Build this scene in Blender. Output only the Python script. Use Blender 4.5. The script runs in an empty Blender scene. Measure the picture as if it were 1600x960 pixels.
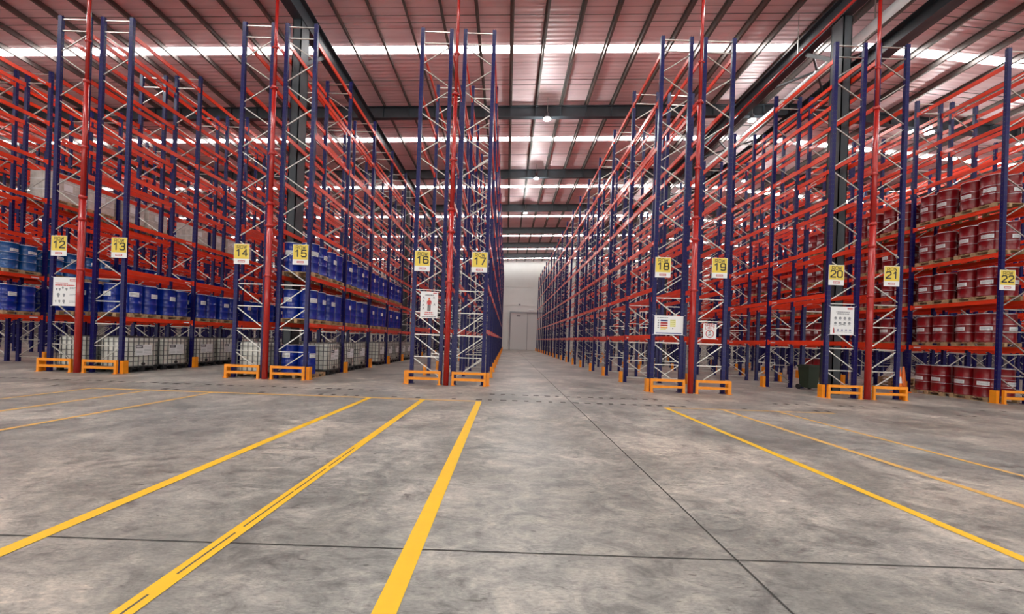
import bpy, math, random
from mathutils import Vector, Matrix
random.seed(7)
sc = bpy.context.scene
COL = sc.collection
R = math.radians

# ------------------------------------------------------------------ camera, world, exposure
F_PX, VPX, VPY, ROLL, EYE = 605.0, 791.0, 532.0, R(1.95), 1.5
cam_d = bpy.data.cameras.new('camera')
cam = bpy.data.objects.new('camera', cam_d)
COL.objects.link(cam)
cam_d.sensor_fit = 'HORIZONTAL'
cam_d.sensor_width = 36.0
cam_d.lens = F_PX / 1600 * 36.0
cam_d.shift_x = (800 - VPX) / 1600
cam_d.shift_y = (VPY - 480) / 1600
cam_d.clip_start, cam_d.clip_end = 0.05, 300
cam.matrix_world = Matrix.Translation((0, 0, EYE)) @ Matrix.Rotation(R(90), 4, 'X') @ Matrix.Rotation(ROLL, 4, 'Z')
sc.camera = cam
sc.view_settings.view_transform = 'Standard'
sc.view_settings.look = 'None'
sc.view_settings.gamma = 1.0
sc.view_settings.use_curve_mapping = False
sc.view_settings.exposure = 0.0
sc.cycles.use_denoising = True
sc.cycles.max_bounces = 8
sc.cycles.diffuse_bounces = 5
sc.cycles.glossy_bounces = 4
sc.cycles.sample_clamp_indirect = 6
world = bpy.data.worlds.new('world')
sc.world = world
world.use_nodes = True
world.node_tree.nodes['Background'].inputs[0].default_value = (0.8, 0.9, 1.0, 1)
world.node_tree.nodes['Background'].inputs[1].default_value = 0.8
SKYLIGHT = 22.0      # daylight through the translucent roof strips
BACK_FILL = 1.2           # fill from dock doors added behind the camera to light the rack fronts
LAMP = 260.0


def P(px, py, Z):
    """point of the place seen at pixel px,py at depth Z"""
    u, v = px - VPX, py - VPY
    x = u * math.cos(ROLL) + v * math.sin(ROLL)
    y = -u * math.sin(ROLL) + v * math.cos(ROLL)
    return Vector((x * Z / F_PX, Z, EYE - y * Z / F_PX))


def px_of(X, Z):
    return VPX + X * F_PX / Z


# ------------------------------------------------------------------ large area lights: fill added behind the camera
def area_light(name, loc, rot, sx, sy, power, col=(1, 1, 1)):
    l = bpy.data.lights.new(name, 'AREA')
    l.shape = 'RECTANGLE'
    l.size, l.size_y = sx, sy
    l.energy = power
    l.color = col
    o = bpy.data.objects.new(name, l)
    COL.objects.link(o)
    o.location = loc
    o.rotation_euler = rot
    return o


BACK_FILL_X = (-36, -22, -8, 6, 20, 34)
for dx in BACK_FILL_X:
    area_light('back_fill_light', (dx, -15.8, 3.0), (R(90), 0, 0), 5.0, 5.4, BACK_FILL * 300, (1.0, 0.97, 0.93))


# ------------------------------------------------------------------ materials
def mat(name, color, rough=0.5, metal=0.0, spec=0.5, noise=0.0, nscale=8.0, bump=0.0, coat=0.0, emit=None):
    m = bpy.data.materials.new(name)
    m.use_nodes = True
    nt = m.node_tree
    b = nt.nodes['Principled BSDF']
    c = (color[0], color[1], color[2], 1)
    b.inputs['Base Color'].default_value = c
    b.inputs['Roughness'].default_value = rough
    b.inputs['Metallic'].default_value = metal
    b.inputs['Specular IOR Level'].default_value = spec
    b.inputs['Coat Weight'].default_value = coat
    if emit:
        b.inputs['Emission Color'].default_value = (emit[0], emit[1], emit[2], 1)
        b.inputs['Emission Strength'].default_value = emit[3]
    if noise > 0 or bump > 0:
        tc = nt.nodes.new('ShaderNodeTexCoord')
        n = nt.nodes.new('ShaderNodeTexNoise')
        n.inputs['Scale'].default_value = nscale
        n.inputs['Detail'].default_value = 4
        nt.links.new(tc.outputs['Object'], n.inputs['Vector'])
        if noise > 0:
            mr = nt.nodes.new('ShaderNodeMapRange')
            mr.inputs[1].default_value = 0.3
            mr.inputs[2].default_value = 0.7
            mr.inputs[3].default_value = 1 - noise
            mr.inputs[4].default_value = 1 + noise * 0.5
            nt.links.new(n.outputs['Fac'], mr.inputs[0])
            mx = nt.nodes.new('ShaderNodeVectorMath')
            mx.operation = 'SCALE'
            mx.inputs[0].default_value = color[:3]
            nt.links.new(mr.outputs[0], mx.inputs['Scale'])
            nt.links.new(mx.outputs[0], b.inputs['Base Color'])
        if bump > 0:
            bp = nt.nodes.new('ShaderNodeBump')
            bp.inputs['Strength'].default_value = bump
            nt.links.new(n.outputs['Fac'], bp.inputs['Height'])
            nt.links.new(bp.outputs[0], b.inputs['Normal'])
    return m


M = {}
M['beam'] = mat('orange_red_enamel', (0.86, 0.052, 0.013), 0.28, noise=0.12, nscale=3, coat=0.3)
M['post'] = mat('navy_enamel', (0.007, 0.006, 0.085), 0.3, spec=0.3, noise=0.15, nscale=3)
M['galv'] = mat('galvanised_steel', (0.56, 0.54, 0.50), 0.33, metal=0.8, noise=0.15, nscale=20)
M['pipe'] = mat('red_pipe_paint', (0.42, 0.012, 0.008), 0.25, noise=0.1, nscale=4, coat=0.4)
M['guard'] = mat('yellow_orange_guard', (0.90, 0.30, 0.008), 0.4, noise=0.1, nscale=6)
M['steel'] = mat('dark_structural_steel', (0.035, 0.043, 0.052), 0.42, noise=0.2, nscale=2)
M['purlin'] = mat('galvanised_purlin', (0.16, 0.14, 0.13), 0.5, metal=0.3, noise=0.15, nscale=2)
M['blue'] = mat('blue_drum_paint', (0.002, 0.022, 0.26), 0.25, noise=0.12, nscale=3, coat=0.3)
M['lightblue'] = mat('steel_blue_drum_paint', (0.006, 0.075, 0.27), 0.25, noise=0.12, nscale=3, coat=0.3)
M['red'] = mat('red_drum_paint', (0.21, 0.003, 0.007), 0.3, noise=0.15, nscale=3, coat=0.2)
M['rim'] = mat('drum_rim_steel', (0.55, 0.58, 0.65), 0.3, metal=0.6)
M['label'] = mat('paper_label', (0.78, 0.79, 0.80), 0.6, noise=0.08, nscale=30)
M['ink'] = mat('label_ink', (0.05, 0.05, 0.06), 0.6)
M['greyink'] = mat('grey_ink', (0.24, 0.25, 0.27), 0.6)
M['wood'] = mat('pallet_wood', (0.46, 0.30, 0.16), 0.75, noise=0.3, nscale=9, bump=0.1)
M['tank'] = mat('white_tank_plastic', (0.80, 0.79, 0.72), 0.4, noise=0.08, nscale=2)
M['cage'] = mat('grey_cage_tube', (0.20, 0.20, 0.20), 0.4, metal=0.5)
M['black'] = mat('black_plastic', (0.015, 0.015, 0.017), 0.5)
M['wrap'] = mat('wrapped_cartons', (0.62, 0.57, 0.52), 0.35, noise=0.25, nscale=5)
M['white'] = mat('white_vinyl', (0.82, 0.82, 0.82), 0.45)
M['signyellow'] = mat('sign_yellow', (0.80, 0.60, 0.08), 0.45)
M['signred'] = mat('sign_red', (0.55, 0.05, 0.05), 0.5)
M['navyink'] = mat('navy_ink', (0.05, 0.06, 0.25), 0.5)
M['orangeink'] = mat('orange_ink', (0.85, 0.42, 0.08), 0.5)
M['yellowink'] = mat('pale_yellow_ink', (0.78, 0.75, 0.25), 0.5)
M['green'] = mat('dark_green_plastic', (0.02, 0.035, 0.018), 0.45)
M['cone'] = mat('cone_orange', (0.9, 0.2, 0.03), 0.45)
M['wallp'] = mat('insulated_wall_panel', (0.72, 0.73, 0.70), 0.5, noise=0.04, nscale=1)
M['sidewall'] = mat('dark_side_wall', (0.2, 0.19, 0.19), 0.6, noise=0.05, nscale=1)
M['door'] = mat('pale_door_panel', (0.66, 0.66, 0.65), 0.45)
M['doorframe'] = mat('grey_door_track', (0.30, 0.30, 0.31), 0.45, metal=0.3)
M['duct'] = mat('white_glossy_pipe', (0.82, 0.84, 0.86), 0.18, coat=0.5)
M['lampbody'] = mat('lamp_housing', (0.25, 0.25, 0.26), 0.35, metal=0.8)
M['lampglow'] = mat('lamp_lens', (1, 1, 1), 0.3, emit=(0.95, 1.0, 0.97, 45))
M['sky'] = mat('translucent_roof_sheet', (0.9, 0.9, 0.9), 0.5, emit=(1.0, 0.99, 0.97, SKYLIGHT))
M['dockfill'] = mat('added_dock_glow', (0.9, 0.9, 0.9), 0.5, emit=(1.0, 0.98, 0.95, 2.0))  # glow of the unseen dock doors added for fill
M['joint'] = mat('saw_cut_joint', (0.05, 0.047, 0.043), 0.8)
M['dash'] = mat('worn_black_tape', (0.09, 0.08, 0.075), 0.7)


def floor_material():
    m = bpy.data.materials.new('polished_concrete')
    m.use_nodes = True
    nt = m.node_tree
    N, L = nt.nodes, nt.links
    b = N['Principled BSDF']
    tc = N.new('ShaderNodeTexCoord')

    def noise(scale, detail, dist=0.0, rough=0.6, sx=1.0, sy=1.0):
        mp = N.new('ShaderNodeMapping')
        mp.inputs['Scale'].default_value = (sx, sy, 1)
        L.new(tc.outputs['Object'], mp.inputs['Vector'])
        n = N.new('ShaderNodeTexNoise')
        n.inputs['Scale'].default_value = scale
        n.inputs['Detail'].default_value = detail
        n.inputs['Roughness'].default_value = rough
        n.inputs['Distortion'].default_value = dist
        L.new(mp.outputs[0], n.inputs['Vector'])
        return n

    def ramp(src, stops):
        r = N.new('ShaderNodeValToRGB')
        e = r.color_ramp.elements
        e[0].position, e[0].color = stops[0][0], (*stops[0][1], 1)
        e[1].position, e[1].color = stops[-1][0], (*stops[-1][1], 1)
        for p, c in stops[1:-1]:
            k = e.new(p)
            k.color = (*c, 1)
        L.new(src, r.inputs[0])
        return r

    def mul(a, c, fac=1.0, mode='MULTIPLY'):
        x = N.new('ShaderNodeMix')
        x.data_type = 'RGBA'
        x.blend_type = mode
        x.inputs[0].default_value = fac
        L.new(a, x.inputs[6])
        L.new(c, x.inputs[7])
        return x.outputs[2]
    n1 = noise(0.55, 6, 0.6, 0.62, 1.0, 1.0)
    n2 = noise(2.6, 8, 1.2, 0.68, 1.0, 1.4)
    n3 = noise(11, 10, 1.2, 0.78, 0.7, 1.8)
    n5 = noise(60, 5, 0.3, 0.7, 0.5, 1.3)
    v2 = noise(1.6, 5, 3.5, 0.6, 0.5, 1.6)
    n4 = noise(0.2, 3, 0, 0.5)
    r1 = ramp(n1.outputs['Fac'], [(0.30, (0.165, 0.165, 0.152)), (0.5, (0.30, 0.292, 0.265)), (0.70, (0.52, 0.485, 0.43))])
    r2 = ramp(n2.outputs['Fac'], [(0.30, (0.40, 0.40, 0.41)), (0.48, (0.90, 0.90, 0.91)), (0.70, (1.42, 1.37, 1.32))])
    r3 = ramp(n3.outputs['Fac'], [(0.3, (0.60, 0.60, 0.60)), (0.5, (1, 1, 1)), (0.72, (1.3, 1.28, 1.25))])
    r4 = ramp(n4.outputs['Fac'], [(0.35, (0.96, 0.98, 1.0)), (0.65, (1.06, 0.99, 0.95))])
    c = mul(r1.outputs[0], r2.outputs[0])
    c = mul(c, r3.outputs[0])
    c = mul(c, r4.outputs[0])
    # scattered dark scuffs
    v = noise(5.0, 3, 2.5, 0.5, 0.6, 2.2)
    rv = ramp(v.outputs['Fac'], [(0.27, (0.45, 0.44, 0.43)), (0.34, (1, 1, 1))])
    c = mul(c, rv.outputs[0])
    r5 = ramp(n5.outputs['Fac'], [(0.3, (0.74, 0.74, 0.74)), (0.5, (1, 1, 1)), (0.7, (1.2, 1.19, 1.17))])
    c = mul(c, r5.outputs[0])
    rw = ramp(v2.outputs['Fac'], [(0.62, (1, 1, 1)), (0.70, (1.35, 1.32, 1.28))])
    c = mul(c, rw.outputs[0])
    L.new(c, b.inputs['Base Color'])
    mr = N.new('ShaderNodeMapRange')
    mr.inputs[1].default_value, mr.inputs[2].default_value = 0.3, 0.7
    mr.inputs[3].default_value, mr.inputs[4].default_value = 0.30, 0.52
    L.new(n2.outputs['Fac'], mr.inputs[0])
    L.new(mr.outputs[0], b.inputs['Roughness'])
    b.inputs['Specular IOR Level'].default_value = 0.55
    bp = N.new('ShaderNodeBump')
    bp.inputs['Strength'].default_value = 0.12
    bp.inputs['Distance'].default_value = 0.02
    L.new(n3.outputs['Fac'], bp.inputs['Height'])
    L.new(bp.outputs[0], b.inputs['Normal'])
    return m


def worn_paint(name, color, wear):
    m = bpy.data.materials.new(name)
    m.use_nodes = True
    N, L = m.node_tree.nodes, m.node_tree.links
    b = N['Principled BSDF']
    tc = N.new('ShaderNodeTexCoord')
    n = N.new('ShaderNodeTexNoise')
    n.inputs['Scale'].default_value = 7
    n.inputs['Detail'].default_value = 8
    n.inputs['Roughness'].default_value = 0.75
    L.new(tc.outputs['Object'], n.inputs['Vector'])
    r = N.new('ShaderNodeValToRGB')
    e = r.color_ramp.elements
    e[0].position, e[0].color = wear, (0.36, 0.33, 0.30, 1)
    e[1].position, e[1].color = wear + 0.10, (*color, 1)
    k = e.new(0.75)
    k.color = (color[0] * 1.05, color[1] * 1.1, color[2], 1)
    L.new(n.outputs['Fac'], r.inputs[0])
    L.new(r.outputs[0], b.inputs['Base Color'])
    b.inputs['Roughness'].default_value = 0.45
    return m


M['floor'] = floor_material()
M['line'] = worn_paint('floor_line_yellow', (0.86, 0.49, 0.010), 0.22)
M['fade'] = worn_paint('faded_line_yellow', (0.74, 0.42, 0.10), 0.36)


def ceiling_material():
    m = bpy.data.materials.new('foil_faced_roof_lining')
    m.use_nodes = True
    N, L = m.node_tree.nodes, m.node_tree.links
    b = N['Principled BSDF']
    tc = N.new('ShaderNodeTexCoord')
    sp = N.new('ShaderNodeSeparateXYZ')
    L.new(tc.outputs['Object'], sp.inputs[0])
    n = N.new('ShaderNodeTexNoise')
    n.inputs['Scale'].default_value = 0.9
    n.inputs['Detail'].default_value = 5
    mp = N.new('ShaderNodeMapping')
    mp.inputs['Scale'].default_value = (0.4, 2.5, 1)
    L.new(tc.outputs['Object'], mp.inputs[0])
    L.new(mp.outputs[0], n.inputs['Vector'])
    r = N.new('ShaderNodeValToRGB')
    e = r.color_ramp.elements
    e[0].position, e[0].color = 0.3, (0.78, 0.56, 0.58, 1)  # pink bounced off the red racks is put into this base colour
    e[1].position, e[1].color = 0.7, (0.92, 0.72, 0.74, 1)
    L.new(n.outputs['Fac'], r.inputs[0])
    # sheet laps every metre
    w = N.new('ShaderNodeMath')
    w.operation = 'FRACT'
    L.new(sp.outputs['Y'], w.inputs[0])
    lt = N.new('ShaderNodeMath')
    lt.operation = 'LESS_THAN'
    lt.inputs[1].default_value = 0.03
    L.new(w.outputs[0], lt.inputs[0])
    mx = N.new('ShaderNodeMix')
    mx.data_type = 'RGBA'
    L.new(lt.outputs[0], mx.inputs[0])
    L.new(r.outputs[0], mx.inputs[6])
    mx.inputs[7].default_value = (0.50, 0.34, 0.35, 1)
    L.new(mx.outputs[2], b.inputs['Base Color'])
    b.inputs['Roughness'].default_value = 0.46
    b.inputs['Metallic'].default_value = 0.1
    wv = N.new('ShaderNodeTexWave')
    wv.bands_direction = 'Y'
    wv.inputs['Scale'].default_value = 1.3
    wv.inputs['Distortion'].default_value = 0.6
    L.new(tc.outputs['Object'], wv.inputs['Vector'])
    bp = N.new('ShaderNodeBump')
    bp.inputs['Strength'].default_value = 0.25
    bp.inputs['Distance'].default_value = 0.05
    L.new(wv.outputs['Fac'], bp.inputs['Height'])
    L.new(bp.outputs[0], b.inputs['Normal'])
    return m


M['ceiling'] = ceiling_material()


# ------------------------------------------------------------------ mesh builder
LOOP = [(.2, 0), (.8, 0), (1, .15), (1, .85), (.8, 1), (.2, 1), (0, .85), (0, .15), (.2, 0)]
GLYPH = {
    '0': [LOOP], 'O': [LOOP],
    '1': [[(.2, .78), (.6, 1), (.6, 0)]],
    '2': [[(0, .82), (.18, 1), (.82, 1), (1, .85), (1, .62), (0, .1), (0, 0), (1, 0)]],
    '3': [[(0, .85), (.18, 1), (.82, 1), (1, .85), (1, .65), (.82, .52), (.35, .52)], [(.82, .52), (1, .38), (1, .15), (.82, 0), (.18, 0), (0, .15)]],
    '4': [[(.75, 0), (.75, 1), (0, .3), (1, .3)]],
    '5': [[(.95, 1), (.08, 1), (.04, .5), (.2, .6), (.8, .6), (1, .45), (1, .15), (.82, 0), (.18, 0), (0, .15)]],
    '6': [[(.95, .85), (.8, 1), (.2, 1), (0, .85), (0, .15), (.18, 0), (.82, 0), (1, .15), (1, .42), (.85, .57), (0, .57)]],
    '7': [[(0, 1), (1, 1), (.35, 0)]],
    '8': [[(.18, .52), (.05, .65), (.05, .88), (.2, 1), (.8, 1), (.95, .88), (.95, .65), (.82, .52), (.18, .52), (0, .4), (0, .15), (.18, 0), (.82, 0), (1, .15), (1, .4), (.82, .52)]],
    '9': [[(.05, .15), (.2, 0), (.8, 0), (1, .15), (1, .85), (.82, 1), (.18, 1), (0, .85), (0, .58), (.15, .43), (1, .43)]],
    'R': [[(0, 0), (0, 1), (.82, 1), (1, .85), (1, .6), (.82, .45), (0, .45)], [(.55, .45), (1, 0)]],
    'W': [[(-.05, 1), (.2, 0), (.5, .85), (.8, 0), (1.05, 1)]],
    'S': [[(1, .85), (.82, 1), (.18, 1), (0, .85), (0, .65), (.18, .52), (.82, .48), (1, .35), (1, .15), (.82, 0), (.18, 0), (0, .15)]],
    'P': [[(0, 0), (0, 1), (.82, 1), (1, .85), (1, .6), (.82, .45), (0, .45)]],
    'E': [[(1, 1), (0, 1), (0, 0), (1, 0)], [(0, .5), (.8, .5)]],
    'D': [[(0, 0), (0, 1), (.75, 1), (1, .8), (1, .2), (.75, 0), (0, 0)]],
    'L': [[(0, 1), (0, 0), (1, 0)]], 'I': [[(.5, 0), (.5, 1)]],
    'M': [[(0, 0), (0, 1), (.5, .4), (1, 1), (1, 0)]], 'T': [[(0, 1), (1, 1)], [(.5, 1), (.5, 0)]],
    'K': [[(0, 0), (0, 1)], [(1, 1), (0, .45), (1, 0)]], 'H': [[(0, 0), (0, 1)], [(1, 0), (1, 1)], [(0, .5), (1, .5)]],
    '/': [[(0, 0), (1, 1)]],
}


class MB:
    def __init__(self):
        self.v, self.f, self.mi, self.mats, self.sm = [], [], [], [], []

    def m(self, name):
        if name not in self.mats:
            self.mats.append(name)
        return self.mats.index(name)

    def quad(self, pts, mt):
        i = len(self.v)
        self.v += [tuple(p) for p in pts]
        self.f.append(tuple(range(i, i + len(pts))))
        self.mi.append(self.m(mt))
        self.sm.append(False)

    def box(self, x0, x1, y0, y1, z0, z1, mt):
        i = len(self.v)
        self.v += [(x0, y0, z0), (x1, y0, z0), (x1, y1, z0), (x0, y1, z0), (x0, y0, z1), (x1, y0, z1), (x1, y1, z1), (x0, y1, z1)]
        k = self.m(mt)
        for q in ((3, 2, 1, 0), (4, 5, 6, 7), (0, 1, 5, 4), (1, 2, 6, 5), (2, 3, 7, 6), (3, 0, 4, 7)):
            self.f.append(tuple(i + a for a in q))
            self.mi.append(k)
            self.sm.append(False)

    def cbox(self, c, s, mt):
        self.box(c[0] - s[0] / 2, c[0] + s[0] / 2, c[1] - s[1] / 2, c[1] + s[1] / 2, c[2] - s[2] / 2, c[2] + s[2] / 2, mt)

    def bar(self, p, q, w, h, mt, up=(0, 0, 1)):
        p, q = Vector(p), Vector(q)
        d = (q - p).normalized()
        u = Vector(up)
        if abs(d.dot(u)) > 0.95:
            u = Vector((0, 1, 0))
        s = d.cross(u).normalized() * (w / 2)
        t = s.cross(d).normalized() * (h / 2)
        i = len(self.v)
        for e in (p, q):
            for a, b in ((-1, -1), (1, -1), (1, 1), (-1, 1)):
                self.v.append(tuple(e + s * a + t * b))
        k = self.m(mt)
        for f in ((0, 1, 2, 3), (7, 6, 5, 4), (1, 0, 4, 5), (2, 1, 5, 6), (3, 2, 6, 7), (0, 3, 7, 4)):
            self.f.append(tuple(i + a for a in f))
            self.mi.append(k)
            self.sm.append(False)

    def tube(self, p, q, r, mt, n=8, r2=None, caps=True):
        p, q = Vector(p), Vector(q)
        r2 = r if r2 is None else r2
        d = (q - p).normalized()
        u = Vector((0, 0, 1)) if abs(d.z) < 0.9 else Vector((0, 1, 0))
        s = d.cross(u).normalized()
        t = s.cross(d)
        i = len(self.v)
        for e, rr in ((p, r), (q, r2)):
            for k in range(n):
                a = 2 * math.pi * k / n
                self.v.append(tuple(e + (s * math.cos(a) + t * math.sin(a)) * rr))
        mi = self.m(mt)
        for k in range(n):
            k2 = (k + 1) % n
            self.f.append((i + k, i + n + k, i + n + k2, i + k2))
            self.mi.append(mi)
            self.sm.append(True)
        if caps:
            self.f.append(tuple(i + k for k in range(n)))
            self.f.append(tuple(i + n + k for k in reversed(range(n))))
            self.mi += [mi, mi]
            self.sm += [False, False]

    def lathe(self, prof, n, c=(0, 0, 0)):
        """prof: list of (r, z, material of the band above)"""
        i = len(self.v)
        for r, z, _ in prof:
            for k in range(n):
                a = 2 * math.pi * k / n
                self.v.append((c[0] + r * math.cos(a), c[1] + r * math.sin(a), c[2] + z))
        for j in range(len(prof) - 1):
            mi = self.m(prof[j][2])
            for k in range(n):
                k2 = (k + 1) % n
                self.f.append((i + j * n + k, i + j * n + k2, i + (j + 1) * n + k2, i + (j + 1) * n + k))
                self.mi.append(mi)
                self.sm.append(True)
        self.f.append(tuple(i + k for k in reversed(range(n))))
        self.f.append(tuple(i + (len(prof) - 1) * n + k for k in range(n)))
        self.mi += [self.m(prof[0][2]), self.m(prof[-1][2])]
        self.sm += [False, False]

    def prism(self, outline, y0, y1, mt):
        """outline of (x, z) extruded along y"""
        n = len(outline)
        i = len(self.v)
        for y in (y0, y1):
            self.v += [(x, y, z) for x, z in outline]
        k = self.m(mt)
        for a in range(n):
            b = (a + 1) % n
            self.f.append((i + a, i + b, i + n + b, i + n + a))
            self.mi.append(k)
            self.sm.append(False)
        self.f.append(tuple(i + a for a in reversed(range(n))))
        self.f.append(tuple(i + n + a for a in range(n)))
        self.mi += [k, k]
        self.sm += [False, False]

    def text(self, s, cx, y, cz, size, mt, sx=1.0, bold=0.13):
        """square-shouldered lettering out of strokes; size = letter height"""
        w, gap = size * .72 * sx, size * .30 * sx
        n = len(s)
        x = cx - (n * w + (n - 1) * gap) / 2
        t = size * bold
        k = self.m(mt)
        for ch in s:
            for st in GLYPH[ch]:
                pts = [(x + u * w, cz - size / 2 + v * size) for u, v in st]
                for a, c in zip(pts, pts[1:]):
                    d = Vector((c[0] - a[0], c[1] - a[1]))
                    d.normalize()
                    px_, pz_ = -d.y * t / 2, d.x * t / 2
                    ex, ez = d.x * t * .35, d.y * t * .35
                    i = len(self.v)
                    self.v += [(a[0] - ex + px_, y, a[1] - ez + pz_), (a[0] - ex - px_, y, a[1] - ez - pz_),
                               (c[0] + ex - px_, y, c[1] + ez - pz_), (c[0] + ex + px_, y, c[1] + ez + pz_)]
                    self.f.append((i, i + 1, i + 2, i + 3))
                    self.mi.append(k)
                    self.sm.append(False)
            x += w + gap

    def mesh(self, name):
        me = bpy.data.meshes.new(name)
        me.from_pydata(self.v, [], self.f)
        for n in self.mats:
            me.materials.append(M[n])
        me.polygons.foreach_set('material_index', self.mi)
        me.polygons.foreach_set('use_smooth', self.sm)
        me.update()
        return me

    def build(self, name, parent=None, loc=None):
        return link(name, self.mesh(name), parent, loc)


def link(name, me, parent=None, loc=None, rotz=0.0):
    o = bpy.data.objects.new(name, me)
    COL.objects.link(o)
    if parent is not None:
        o.parent = parent
    if loc is not None:
        o.location = loc
    if rotz:
        o.rotation_euler[2] = rotz
    return o


def tag(o, label, cat, group=None, kind=None):
    o['label'] = label
    o['category'] = cat
    if group:
        o['group'] = group
    if kind:
        o['kind'] = kind
    return o


def struct(o):
    o['kind'] = 'structure'
    return o


def dup(o, loc, rotz, label, group):
    r = o.copy()
    COL.objects.link(r)
    r.location = loc
    r.rotation_euler[2] = rotz
    r['label'] = label
    r['group'] = group
    for ch in o.children:
        c = ch.copy()
        COL.objects.link(c)
        c.parent = r
        for g in ch.children:
            d = g.copy()
            COL.objects.link(d)
            d.parent = c
    return r


ORD = ['first', 'second', 'third', 'fourth', 'fifth', 'sixth', 'seventh', 'eighth', 'ninth', 'tenth', 'eleventh', 'twelfth',
       'thirteenth', 'fourteenth', 'fifteenth', 'sixteenth', 'seventeenth', 'eighteenth', 'nineteenth', 'twentieth']

# ------------------------------------------------------------------ the building
XL, XR, YB, YF = -52.0, 46.0, -16.0, 62.5
RIDGE_X, SL, SR = 15.5, math.tan(R(2.3)), math.tan(R(4.2))
ROOF0 = EYE + 12.95        # underside of the lining above the camera


def roof(x):
    zr = ROOF0 + RIDGE_X * SL
    return zr - (RIDGE_X - x) * SL if x < RIDGE_X else zr - (x - RIDGE_X) * SR


b = MB()
b.box(XL, XR, YB, YF, -0.2, 0, 'floor')
struct(b.build('floor'))
b = MB()
b.prism([(XL, roof(XL)), (RIDGE_X, roof(RIDGE_X)), (XR, roof(XR)), (XR, roof(XR) + 0.15), (RIDGE_X, roof(RIDGE_X) + 0.15), (XL, roof(XL) + 0.15)], YB, YF, 'ceiling')
struct(b.build('ceiling'))


def wall(name, x0, x1, y0, y1, top, along):
    b = MB()
    b.box(x0, x1, y0, y1, 0, top, 'wallp')
    # panel ribs
    if along == 'x':
        x = x0 + 1.2
        while x < x1:
            b.box(x - 0.012, x + 0.012, y0 - 0.015, y0, 0, top, 'greyink' if False else 'wallp')
            x += 1.2
        for z in (3.0, 8.0, 10.6):
            b.box(x0, x1, y0 - 0.02, y0, z - 0.03, z + 0.03, 'wallp')
    struct(b.build(name))


b = MB()
zt = 14.2
b.prism([(XL, 0), (XR, 0), (XR, roof(XR)), (RIDGE_X, roof(RIDGE_X)), (XL, roof(XL))], YF, YF + 0.2, 'wallp')
x = XL + 1.0
while x < XR:
    b.box(x - 0.02, x + 0.02, YF - 0.02, YF, 0, roof(x) - 0.05, 'wallp')
    x += 1.25
for z in (7.2, 10.2):
    b.box(XL, XR, YF - 0.03, YF, z - 0.05, z + 0.05, 'wallp')
struct(b.build('wall_front'))
b = MB()
b.prism([(XL, 0), (XR, 0), (XR, roof(XR)), (RIDGE_X, roof(RIDGE_X)), (XL, roof(XL))], YB - 0.2, YB, 'wallp')
struct(b.build('wall_back'))
b = MB()
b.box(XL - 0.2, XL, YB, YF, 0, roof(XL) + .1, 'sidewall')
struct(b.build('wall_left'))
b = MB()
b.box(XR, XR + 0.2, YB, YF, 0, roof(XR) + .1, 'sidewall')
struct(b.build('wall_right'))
for dx in BACK_FILL_X:
    b = MB()
    b.box(dx - 2.6, dx + 2.6, YB, YB + 0.04, 0.2, 5.8, 'dockfill')  # glowing door panel added as fill from behind the camera
    for s in (-1, 1):
        b.box(dx + s * 2.7 - .1, dx + s * 2.7 + .1, YB, YB + 0.12, 0, 5.9, 'doorframe')
    b.box(dx - 2.8, dx + 2.8, YB, YB + 0.12, 5.8, 6.05, 'doorframe')
    struct(b.build('added_dock_door'))

# door at the end of the aisle with its sliding track
DY = YF - 0.1
def XW(px):
    return (px - VPX) * YF / F_PX
x0, x1, xr = XW(796.5), XW(822.5), XW(846)
dtop = 5.95
b = MB()
b.box(x0 + .05, x1, YF - 0.16, YF - 0.02, 0.05, dtop, 'door')
for z in (1.6, 3.1, 4.6):
    b.box(x0 + .05, x1, YF - 0.175, YF - 0.16, z, z + .05, 'door')
d = struct(b.build('door_1'))
b = MB()
b.box(x0 - .15, x0 + .04, YF - 0.2, YF - .02, 0, dtop + .2, 'doorframe')
b.box(x1, x1 + .08, YF - 0.2, YF - .02, 0, dtop + .2, 'doorframe')
b.box(x0 - .15, xr + 2.0, YF - 0.24, YF - .02, dtop, dtop + .22, 'doorframe')
b.box(x1 + .1, xr + 1.8, YF - 0.10, YF - .02, 0.05, dtop, 'door')
b.build('door_track', d)
b = MB()
b.box(x0 + 1.0, x0 + 1.6, YF - 0.2, YF - .165, dtop - .55, dtop - .4, 'ink')
b.build('door_plate', d)
b = MB()
b.box(-0.15, 0.15, -0.12, 0, -0.12, 0.12, 'doorframe')
b.box(-0.05, 0.05, -0.2, -.12, -0.05, 0.05, 'ink')
o = b.build('alarm_bell', None, (XW(810), YF - .03, 7.3))
tag(o, 'small dark alarm bell on the pale end wall above the door', 'alarm')
b = MB()
b.box(-0.45, 0.45, -0.1, 0, -0.13, 0.13, 'white')
b.box(-0.4, 0.4, -0.11, -.1, -0.1, -0.03, 'greyink')
o = b.build('emergency_light', None, (XW(828.5), YF - .03, 6.45))
tag(o, 'small emergency light box mounted above the end door track', 'light')

# sloped strip along x following the roof
def slope_prism(b, x0, x1, dz0, dz1, y0, y1, mt):
    xs = [x0] + ([RIDGE_X] if x0 < RIDGE_X < x1 else []) + [x1]
    out = [(x, roof(x) + dz0) for x in xs] + [(x, roof(x) + dz1) for x in reversed(xs)]
    b.prism(out, y0, y1, mt)


SKY_Y = (-12.8, -5.3, 2.2, 9.7, 17.2, 24.9, 32.6, 40.4, 47.9, 54.9, 61.2)
for y in SKY_Y:
    b = MB()
    slope_prism(b, XL + 1, XR - 1, -0.012, -0.004, y - 0.21, y + 0.21, 'sky')
    o = struct(b.build('roof_skylight'))

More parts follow.
